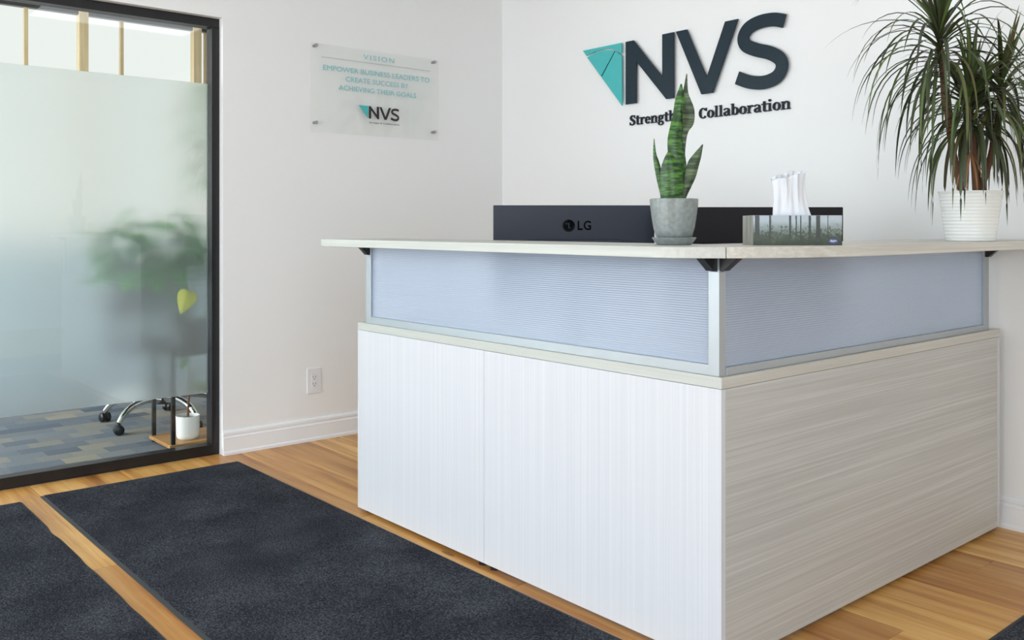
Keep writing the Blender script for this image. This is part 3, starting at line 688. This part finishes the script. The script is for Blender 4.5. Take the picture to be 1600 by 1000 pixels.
# ------------------------------------------------------------------ monitors behind the counter
VD = Vector((-0.7600, 0.6499, 0)); RT = Vector((0.6499, 0.7600, 0))
def monitor(name, pl, pr, ztop, hgt, shell, label, logo_at=None):
    pl, pr = Vector(pl), Vector(pr); c_ = (pl + pr) / 2; d = (pr - pl); W = d.length; rz = math.atan2(d.y, d.x)
    e = empty(name, (c_.x, c_.y, ZC), rz); tag(e, label, 'monitor', 'monitors on the reception worktop')
    zt = ztop - ZC
    Box('housing', -W / 2, W / 2, 0.0, 0.022, zt - hgt, zt, shell, e, 0.003)
    Box('screen', -W / 2 + 0.006, W / 2 - 0.006, 0.0222, 0.024, zt - hgt + 0.014, zt - 0.006, M['blackplastic'], e)
    Box('rear_bulge', -W * 0.3, W * 0.3, -0.022, 0.0, zt - hgt + 0.05, zt - 0.13, shell, e, 0.006)
    bm = bmesh.new(); tube(bm, [(0, -0.035, 0.012), (0, -0.035, zt - 0.2)], 0.018, 14); new_obj('stand_column', bm, shell, e, smooth=True)
    bm = bmesh.new(); lathe(bm, [(0.12, 0), (0.12, 0.008), (0.11, 0.012), (0.018, 0.012)], 32, (0, -0.02, 0)); new_obj('stand_base', bm, shell, e, smooth=True)
    if logo_at:
        u, z = logo_at; z -= ZC
        fn = lambda a, b, dd: (a, -0.0002 - dd, b)
        bm = bmesh.new(); R_ = 0.0235
        prism(bm, [(u + R_ * math.cos(2 * PI * k / 28), z + R_ * math.sin(2 * PI * k / 28)) for k in range(28)], fn, 0, 0.0008); fixn(bm); badge = new_obj('logo_badge', bm, M['logo_dark'], e)
        bm = bmesh.new()
        prism(bm, arcs(u, z, R_ * 0.82, R_ * 0.82, 100, 360, 0.003, 0.003, 20), fn, 0.0009, 0.0012)
        prism(bm, rect(u - 0.0015, z - 0.008, u + 0.0015, z + 0.010), fn, 0.0009, 0.0012); prism(bm, rect(u - 0.0015, z - 0.010, u + 0.008, z - 0.0075), fn, 0.0009, 0.0012)
        prism(bm, [(u - 0.008 + 0.003 * math.cos(2 * PI * k / 10), z + 0.007 + 0.003 * math.sin(2 * PI * k / 10)) for k in range(10)], fn, 0.0009, 0.0012)
        fixn(bm); new_obj('badge_mark', bm, M['shell'], badge)
        o = print_text('lettering', 'LG', fn, u + 0.034, u + 0.085, z - 0.017, z + 0.019, M['logo_dark'], 1.1, 0.0008, 0.018); o.parent = e
    return e
monitor('monitor', (-1.288, 0.318), (-0.895, 0.790), 1.2035, 0.36, M['shell'], 'dark slate monitor back with round badge, left of the grey potted plant', logo_at=(-0.020, 1.126))
monitor('monitor', (-0.775, 0.680), (-0.345, 1.190), 1.1935, 0.36, M['shell2'], 'black monitor back behind the tissue box')

# ------------------------------------------------------------------ snake plant on the counter
CT = 1.0742
POT = Vector((-0.195, 0.053, CT)); PXM = 2.47 / 1428.3
def pt_from(px, py, dd=0.0):     # local coordinates: along the counter-facing plane, up, and depth
    return RT * ((px - 1053) * PXM) + Vector((0, 0, 1.196 - (py - 312) * PXM - CT)) + VD * dd
sp = empty('snake_plant', POT); tag(sp, 'banded green snake plant in a round grey glazed pot on the counter', 'potted plant')
bm = bmesh.new()
prof = [(0.040, 0.0165), (0.049, 0.024), (0.055, 0.045), (0.060, 0.075), (0.0635, 0.105), (0.0645, 0.120), (0.0645, 0.1235), (0.0625, 0.1245), (0.0600, 0.1225), (0.0585, 0.108)]
lathe(bm, prof, 96); pot = new_obj('pot', bm, M['glaze'], sp, smooth=True)
for v in pot.data.vertices:     # fine vertical throwing ribs
    a = math.atan2(v.co.y, v.co.x); s = 1 + 0.006 * math.cos(a * 16); v.co.x *= s; v.co.y *= s
bm = bmesh.new(); lathe(bm, [(0.040, 0), (0.046, 0.001), (0.0585, 0.017), (0.0595, 0.0195), (0.0575, 0.0205), (0.0470, 0.014), (0.040, 0.0135)], 56, cap1=True); new_obj('saucer', bm, M['glaze'], sp, smooth=True)
bm = bmesh.new(); lathe(bm, [(0.001, 0.113), (0.0588, 0.109)], 32, cap0=False); fixn(bm); new_obj('soil', bm, M['soil'], sp)
def blade(path, material, cup=0.25, name='leaf', parent=None, nseg=5):
    """broad leaf: path of (px, py, width_px, depth, twist)"""
    ctr = spline([tuple(pt_from(p[0], p[1], p[3])) for p in path], nseg)
    wv = spline([(p[2] * PXM, p[4] if len(p) > 4 else 0.0, 0) for p in path], nseg); bm = bmesh.new(); rows = []
    for i, c_ in enumerate(ctr):
        d = (ctr[min(i + 1, len(ctr) - 1)] - ctr[max(i - 1, 0)]).normalized()
        tw = wv[i].y; sd = (RT * math.cos(tw) + VD * math.sin(tw)); sd = (sd - d * sd.dot(d)).normalized(); nn = d.cross(sd).normalized()
        w = max(wv[i].x, 0.0006)
        top = [c_ + sd * (w * 0.5 * s) + nn * (cup * w * s * s) for s in (-1, -0.5, 0, 0.5, 1)]
        bot = [p + nn * 0.0022 * (1 - abs(s) * 0.8) for p, s in zip(top, (-1, -0.5, 0, 0.5, 1))]
        rows.append([bm.verts.new(p) for p in top] + [bm.verts.new(p) for p in bot[::-1]])
    for r0, r1 in zip(rows[:-1], rows[1:]):
        n = len(r0)
        for k in range(n): bm.faces.new((r0[k], r0[(k + 1) % n], r1[(k + 1) % n], r1[k]))
    bm.faces.new(rows[0][::-1]); bm.faces.new(rows[-1]); fixn(bm)
    return new_obj(name, bm, material, parent, smooth=True)
blade([(1050, 322, 30, -0.012), (1050, 312, 35, -0.014), (1049.5, 292, 38, -0.018), (1048.5, 274, 37, -0.020), (1046.5, 256, 27, -0.018), (1045, 246, 16, -0.016), (1044.5, 235, 2, -0.014)], M['snake'], 0.28, parent=sp)
blade([(1056, 322, 22, 0.010), (1058, 300, 24, 0.008), (1062, 270, 27, 0.004, 0.1), (1060, 242, 29, 0.002, 0.25), (1057.5, 219, 26, 0.002, 0.3), (1059, 200, 22, 0.004, 0.2), (1061.5, 178, 18, 0.006), (1064, 154, 15, 0.008), (1065.5, 130, 2, 0.010)], M['snake'], 0.22, parent=sp)
blade([(1056, 322, 14, 0.024), (1062, 270, 16, 0.022), (1066, 226, 14, 0.020), (1071, 204, 12, 0.018), (1075, 190, 20, 0.016, 0.3), (1075, 174, 22, 0.015, 0.3), (1073, 158, 17, 0.015), (1072.5, 142, 8, 0.015), (1074.5, 114, 1.5, 0.014)], M['snakegrey'], -0.2, parent=sp)
blade([(1064, 322, 9, 0.004), (1069, 304, 11, 0.0), (1074, 289, 15, -0.003), (1079, 274, 18, -0.006), (1083.5, 256, 18, -0.008), (1090, 242, 12, -0.008), (1097, 226, 1.5, -0.008)], M['snakegrey'], 0.3, parent=sp)
blade([(1040, 322, 8, 0.0), (1036, 302, 9, -0.002), (1031, 280, 10, -0.004), (1026, 256, 9, -0.006), (1022.5, 240, 5, -0.006), (1021.5, 217, 1.2, -0.005)], M['snake'], 0.3, parent=sp)

# ------------------------------------------------------------------ tissue carton with a pulled tissue
ang = math.radians(49.47)
tb = empty('tissue_box', (-0.026, 0.172, CT), ang); tag(tb, 'tissue box printed with misty forest trees standing on the counter', 'tissue box')
TLn, TD, TH_ = 0.236, 0.11, 0.079
bm = bmesh.new(); box(bm, 0, TLn, 0, TD, 0, TH_)
ct = new_obj('carton', bm, [M['forest'], M['cartonend'], M['tissue']], tb, bevel=0.0012)
for p in ct.data.polygons:
    p.material_index = 1 if abs(p.normal.x) > 0.9 else (2 if abs(p.normal.z) > 0.9 else 0)
bm = bmesh.new(); prism(bm, [(0.212 + 0.0125 * math.cos(2 * PI * k / 24), 0.0105 + 0.0066 * math.sin(2 * PI * k / 24)) for k in range(24)], lambda u, v, d: (u, -0.0002 - d, v), 0, 0.0004); fixn(bm)
bo = new_obj('brand_oval', bm, M['brandblue'], tb)
bm = bmesh.new(); prism(bm, ribbon([(0.2035, 0.0095), (0.2065, 0.0135), (0.2085, 0.0085), (0.2115, 0.0125), (0.2135, 0.0085), (0.2165, 0.0130), (0.2200, 0.0100)], 0.0017, 5), lambda u, v, d: (u, -0.0007 - d, v), 0, 0.0002); fixn(bm); new_obj('oval_script', bm, M['tissue'], bo)
bm = bmesh.new(); rows = []
rT = random.Random(5); n = 72; HT = 0.116
for i in range(15):
    s = i / 14
    z = TH_ + HT * s - 0.004
    cx = 0.120 - 0.010 * s; wx = 0.053 - 0.009 * math.sin(s * PI) + (-0.008) * s; wy = 0.010 + 0.014 * s
    row = []
    for k in range(n):
        a = 2 * PI * k / n; ca = math.cos(a); sa = math.sin(a)
        fold = 0.0040 * math.sin(ca * 9 + 2.2 * s + (1.5 if sa > 0 else 0)) + 0.0028 * math.sin(ca * 17 - 1.6 * s)
        top = (0.010 * ca - 0.012 * max(0, -ca - 0.45) + 0.003 * math.sin(ca * 6) + 0.006 * sa) * s ** 2
        wing = -0.012 * max(0.0, -ca - 0.5) * s * (1 - s) * 4
        row.append(bm.verts.new((cx + wx * ca + wing, 0.055 + wy * sa + fold * (0.3 + s), z + top)))
    rows.append(row)
for r0, r1 in zip(rows[:-1], rows[1:]):
    for k in range(n): bm.faces.new((r0[k], r0[(k + 1) % n], r1[(k + 1) % n], r1[k]))
ti = new_obj('tissue_sheet', bm, M['tissue'], tb, smooth=True)
md = ti.modifiers.new('thick', 'SOLIDIFY'); md.thickness = 0.0006

# ------------------------------------------------------------------ dracaena at the far end of the counter
DP = Vector((0.063, 1.285, CT))
dr = empty('dracaena', DP); tag(dr, 'tall dracaena with thin drooping leaves in a ribbed white pot on the counter', 'potted plant')
bm = bmesh.new(); prof = [(0.075, 0.0)]
for i in range(57):
    z = 0.002 + 0.160 * i / 56; prof.append((0.077 + 0.0205 * i / 56 + 0.0010 * math.cos(2 * PI * i / 4.0), z))
prof += [(0.100, 0.164), (0.100, 0.167), (0.096, 0.167), (0.094, 0.150)]
lathe(bm, prof, 56); new_obj('pot', bm, M['white_ceramic'], dr, smooth=True)
bm = bmesh.new(); lathe(bm, [(0.001, 0.152), (0.0945, 0.150)], 32, cap0=False); fixn(bm); new_obj('soil', bm, M['soil'], dr)
H = [Vector((-0.003, 1.202, 1.765)) - DP, Vector((0.072, 1.262, 1.530)) - DP, Vector((0.125, 1.385, 1.585)) - DP]
for i, h in enumerate(H):
    base = Vector(((-0.02, -0.012, 0.15), (0.02, 0.0, 0.15), (0.012, 0.03, 0.15))[i])
    pts_ = spline([base, base.lerp(h, 0.4) + Vector((0.008, 0.01, 0)) * (i - 1), h], 8)
    bm = bmesh.new(); tube(bm, pts_, [0.0125 - 0.004 * k / len(pts_) for k in range(len(pts_))], 10); new_obj('cane', bm, M['cane'], dr, smooth=True)
rD = random.Random(23)
def arch_leaf(root, az, el, L, droop, w, material, start=0.0):
    d = Vector((math.cos(az) * math.cos(el), math.sin(az) * math.cos(el), math.sin(el))); p = root.copy(); pts_ = [p.copy()]; n = 11
    for k in range(n):
        s = (k + 1) / n
        d = (d + Vector((0, 0, -droop * (0.35 + 1.1 * s) / n))).normalized(); p = p + d * (L / n); pts_.append(p.copy())
    bm = bmesh.new(); lay = bm.verts.layers.float.new('edge'); rows = []
    for i, c_ in enumerate(pts_):
        s = i / n; t_ = (pts_[min(i + 1, n)] - pts_[max(i - 1, 0)]).normalized(); sd = t_.cross(Vector((0, 0, 1)))
        if sd.length < 0.05: sd = Vector((-math.sin(az), math.cos(az), 0))
        sd.normalize(); nn = sd.cross(t_).normalized()
        ww = w * (0.6 + 0.4 * min(s * 4, 1)) * (1 - s ** 2.6) + 0.0004
        row = []
        for q, e in ((-1, 1), (-0.55, 0.15), (0, 0), (0.55, 0.15), (1, 1)):
            v = bm.verts.new(c_ + sd * (ww * 0.5 * q) + nn * (abs(q) * ww * 0.18)); v[lay] = e; row.append(v)
        rows.append(row)
    for r0, r1 in zip(rows[:-1], rows[1:]):
        for k in range(4): bm.faces.new((r0[k], r0[k + 1], r1[k + 1], r1[k]))
    return new_obj('leaf', bm, material, dr, smooth=True)
def head(h, n, lmin, lmax, wid, spread, upn, low):
    for k in range(n):
        s = k / n                                     # 0 = oldest, lowest leaf
        az = k * 2.39996 + rD.uniform(-0.25, 0.25)
        el = 0.05 + 1.25 * s ** 1.1 + rD.uniform(-0.15, 0.15)
        L = rD.uniform(lmin, lmax) * (1.0 - 0.2 * s * s); dp = (6.0 - 4.3 * s) * rD.uniform(0.75, 1.3) * spread
        arch_leaf(h + Vector((0, 0, -low * (1 - s) + 0.03)), az, el, L, dp, wid * rD.uniform(0.75, 1.2), M['drac'])
    for k in range(upn):
        az = rD.uniform(0, 2 * PI); arch_leaf(h + Vector((0, 0, 0.02)), az, rD.uniform(1.1, 1.5), rD.uniform(lmin, lmax) * 0.7, 0.25, wid, M['drac'])
head(H[0], 92, 0.36, 0.50, 0.0135, 0.85, 9, 0.17)
head(H[1], 108, 0.30, 0.40, 0.0165, 1.0, 8, 0.12)
head(H[2], 62, 0.28, 0.38, 0.0145, 0.95, 8, 0.12)
for az, el, L, dp in ((-2.28, 0.36, 0.42, 1.3), (-2.20, 0.22, 0.40, 1.9), (-2.5, 0.9, 0.46, 1.2)): arch_leaf(H[0] + Vector((0, 0, 0.02)), az, el, L, dp, 0.011, M['drac'])
for k in range(7):
    az = rD.uniform(0, 2 * PI); arch_leaf(H[1] + Vector((0, 0, -0.16)), az, -0.9, rD.uniform(0.14, 0.2), 2.0, 0.009, M['dracdry'])

# ------------------------------------------------------------------ things in the office
# plant stand
ST = Vector((-3.305, 0.01, 0)); ps = empty('plant_stand', ST); tag(ps, 'two-tier wooden plant stand with black posts behind the office glass', 'plant stand')
sx_, sy_ = 0.15, 0.235
Box('shelf', -sx_, sx_, -sy_, sy_, 0.015, 0.033, M['shelfwood'], ps, 0.002); Box('shelf', -sx_, sx_, -sy_, sy_, 0.47, 0.488, M['blackmetal'], ps, 0.002)
for a in (-1, 1):
    for b_ in (-1, 1): Box('post', a * (sx_ - 0.014) - 0.009, a * (sx_ - 0.014) + 0.009, b_ * (sy_ - 0.02) - 0.009, b_ * (sy_ - 0.02) + 0.009, 0, 0.53, M['blackmetal'], ps)
def heart_leaf(name, base, dirv, nrm, L, W, material, parent, droop=0.25):
    d = Vector(dirv).normalized(); n_ = Vector(nrm); n_ = (n_ - d * n_.dot(d)).normalized(); s_ = d.cross(n_)
    prof = [(-0.12, 0.0), (-0.16, 0.26), (-0.06, 0.44), (0.14, 0.50), (0.36, 0.44), (0.6, 0.30), (0.82, 0.13), (1.0, 0.0)]
    bm = bmesh.new(); mid = [bm.verts.new(Vector(base) + d * (max(u, 0) * L) - n_ * (droop * L * max(u, 0) ** 2)) for u, _ in prof]
    for sg in (-1, 1):
        ed = [bm.verts.new(Vector(base) + d * (u * L) + s_ * (sg * w * W) + n_ * (w * W * 0.2) - n_ * (droop * L * max(u, 0) ** 2)) for u, w in prof]
        for k in range(len(prof) - 1):
            try: bm.faces.new((mid[k], mid[k + 1], ed[k + 1], ed[k]))
            except ValueError: pass
    bmesh.ops.remove_doubles(bm, verts=bm.verts, dist=0.0002)
    return new_obj(name, bm, material, parent, smooth=True)
# small plant in a white pot on the lower shelf
PPL = Vector((-3.262, -0.095, 0.0332)); pp = empty('potted_plant', PPL); tag(pp, 'small plant in a plain white pot on the lower shelf of the stand', 'potted plant')
bm = bmesh.new(); lathe(bm, [(0.046, 0), (0.053, 0.006), (0.057, 0.02), (0.059, 0.118), (0.0555, 0.118), (0.055, 0.099)], 40); new_obj('pot', bm, M['white_ceramic'], pp, smooth=True)
bm = bmesh.new(); lathe(bm, [(0.001, 0.102), (0.0555, 0.100)], 24, cap0=False); fixn(bm); new_obj('soil', bm, M['soil'], pp)
bm = bmesh.new(); tube(bm, spline([(0, 0, 0.1), (0.004, 0.003, 0.2), (0.010, 0.012, 0.32), (0.02, -0.01, 0.42)], 5), 0.0065, 8); new_obj('stem', bm, M['cane'], pp, smooth=True)
for az, z0, L, mm in ((1.2, 0.17, 0.16, 'leafO'), (0.5, 0.2, 0.15, 'leafO'), (2.2, 0.21, 0.14, 'leafA'), (1.7, 0.26, 0.14, 'leafO'), (-0.6, 0.33, 0.12, 'leafA'), (3.6, 0.34, 0.13, 'leafA')):
    heart_leaf('leaf', (0.03 * math.cos(az), 0.03 * math.sin(az), z0 + 0.07), (math.cos(az), math.sin(az), 0.1), (0, 0, 1), L, L * 0.55, M[mm], pp, 0.35)
# large leafy plant on the upper shelf, seen blurred through the film
BPL = Vector((-3.36, -0.06, 0.4882)); bp = empty('leafy_plant', BPL); tag(bp, 'large leafy green plant blurred behind the frosted glass above the stand', 'potted plant')
bm = bmesh.new(); lathe(bm, [(0.07, 0), (0.085, 0.01), (0.10, 0.15), (0.094, 0.15), (0.09, 0.13)], 32); new_obj('pot', bm, M['rubber'], bp, smooth=True)
bm = bmesh.new(); lathe(bm, [(0.001, 0.132), (0.092, 0.130)], 24, cap0=False); fixn(bm); new_obj('soil', bm, M['soil'], bp)
rl = random.Random(3)
for k in range(130):
    az = rl.uniform(0, 2 * PI); rr = 0.34 * rl.uniform(0.1, 1) ** 0.6; z0 = 0.37 + 0.40 * rl.random() * (1 - (rr / 0.42) ** 2)
    bx_, by_ = rr * 0.55 * math.cos(az), rr * 0.95 * math.sin(az) - 0.16
    heart_leaf('leaf', (bx_, by_, z0), (0.6 * math.cos(az), math.sin(az), rl.uniform(-0.3, 0.4)), (0, 0, 1), rl.uniform(0.10, 0.15), rl.uniform(0.09, 0.15), M['leafA' if rl.random() < 0.6 else 'leafB'], bp, 0.35)
    if k % 8 == 0:
        bm = bmesh.new(); tube(bm, spline([(0, 0, 0.13), (bx_ * 0.4, by_ * 0.4, z0 * 0.7), (bx_, by_, z0)], 5), 0.004, 6); new_obj('stem', bm, M['leafB'], bp)
heart_leaf('leaf', (0.325, -0.125, 0.305), (0.02, -0.35, -1.0), (1, 0, 0), 0.105, 0.10, M['leafY'], bp, 0.0)
bm = bmesh.new(); tube(bm, spline([(0, 0, 0.13), (0.15, -0.06, 0.34), (0.30, -0.12, 0.33), (0.325, -0.125, 0.305)], 5), 0.003, 6); new_obj('stem', bm, M['leafB'], bp)
# tall slender plant beside it
TP = Vector((-3.44, 0.38, 0)); tp = empty('tall_plant', TP); tag(tp, 'tall thin-leaved plant blurred at the right edge of the frosted glass', 'potted plant')
bm = bmesh.new(); lathe(bm, [(0.10, 0), (0.12, 0.01), (0.14, 0.25), (0.13, 0.25), (0.125, 0.22)], 32); new_obj('pot', bm, M['rubber'], tp, smooth=True)
bm = bmesh.new(); lathe(bm, [(0.001, 0.222), (0.127, 0.220)], 24, cap0=False); fixn(bm); new_obj('soil', bm, M['soil'], tp)
bm = bmesh.new(); tube(bm, spline([(0, 0, 0.22), (0.02, -0.03, 0.9), (0.0, -0.20, 1.35), (0.0, -0.24, 1.75)], 8), 0.012, 8); new_obj('cane', bm, M['cane'], tp, smooth=True)
for k in range(44):
    az = k * 2.4; z0 = 1.30 + 0.48 * k / 34
    heart_leaf('leaf', (0.0, -0.24 + 0.05 * (1.75 - z0), z0), (math.cos(az) * 0.75, math.sin(az), 0.25), (0, 0, 1), rl.uniform(0.22, 0.34), 0.08, M['leafA' if k % 3 else 'leafO'], tp, 0.5)

# office chair
OC = Vector((-3.88, 0.0, 0)); oc = empty('office_chair', OC, 0.0); tag(oc, 'swivel office chair with chrome star base and black casters behind the glass', 'office chair')
angs = [math.atan2(-0.28, -0.20), math.atan2(-0.305, 0.17)]; a0 = math.atan2(-0.305, 0.17)
wheel = None
for k in range(5):
    a = a0 - k * 2 * PI / 5; ca, sa = math.cos(a), math.sin(a); R_ = 0.34
    bm = bmesh.new()
    tube(bm, spline([(0.03 * ca, 0.03 * sa, 0.135), (0.12 * ca, 0.12 * sa, 0.150), (0.22 * ca, 0.22 * sa, 0.138), (0.30 * ca, 0.30 * sa, 0.105), (R_ * ca, R_ * sa, 0.062)], 6), [0.024 - 0.010 * min(q / 24, 1) for q in range(25)], 12)
    new_obj('base_arm', bm, M['chrome'], oc, smooth=True)
    bm = bmesh.new()
    for sg in (-1, 1):
        c_ = Vector((R_ * ca, R_ * sa, 0.0275)) + Vector((-sa, ca, 0)) * 0.0
        ax = Vector((math.cos(a + 0.9), math.sin(a + 0.9), 0))
        tube(bm, [c_ + ax * (sg * 0.004), c_ + ax * (sg * 0.010), c_ + ax * (sg * 0.024), c_ + ax * (sg * 0.030)], [0.024, 0.0275, 0.0265, 0.016], 20)
    fixn(bm); new_obj('caster', bm, M['blackplastic'], oc, smooth=True)
bm = bmesh.new(); lathe(bm, [(0.045, 0.11), (0.045, 0.165), (0.03, 0.17), (0.03, 0.30), (0.018, 0.30), (0.018, 0.42)], 24, cap1=True); new_obj('gas_column', bm, M['blackplastic'], oc, smooth=True)
bm = bmesh.new(); box(bm, -0.24, 0.24, -0.25, 0.25, 0.43, 0.51); new_obj('seat', bm, M['fabric'], oc, bevel=0.035)
bm = bmesh.new(); box(bm, -0.035, 0.035, -0.23, 0.23, 0.58, 0.95); o = new_obj('backrest', bm, M['fabric'], oc, bevel=0.03); o.location = (-0.25, 0, 0)
bm = bmesh.new(); tube(bm, spline([(-0.1, 0, 0.42), (-0.26, 0, 0.43), (-0.30, 0, 0.55), (-0.29, 0, 0.72)], 5), 0.018, 8); new_obj('back_bracket', bm, M['blackplastic'], oc, smooth=True)
for sg in (-1, 1):
    bm = bmesh.new(); tube(bm, spline([(0.0, sg * 0.2, 0.43), (0.0, sg * 0.29, 0.46), (0.0, sg * 0.29, 0.66)], 5), 0.014, 8); box(bm, -0.12, 0.12, sg * 0.29 - 0.035, sg * 0.29 + 0.035, 0.655, 0.685); new_obj('armrest', bm, M['blackplastic'], oc)
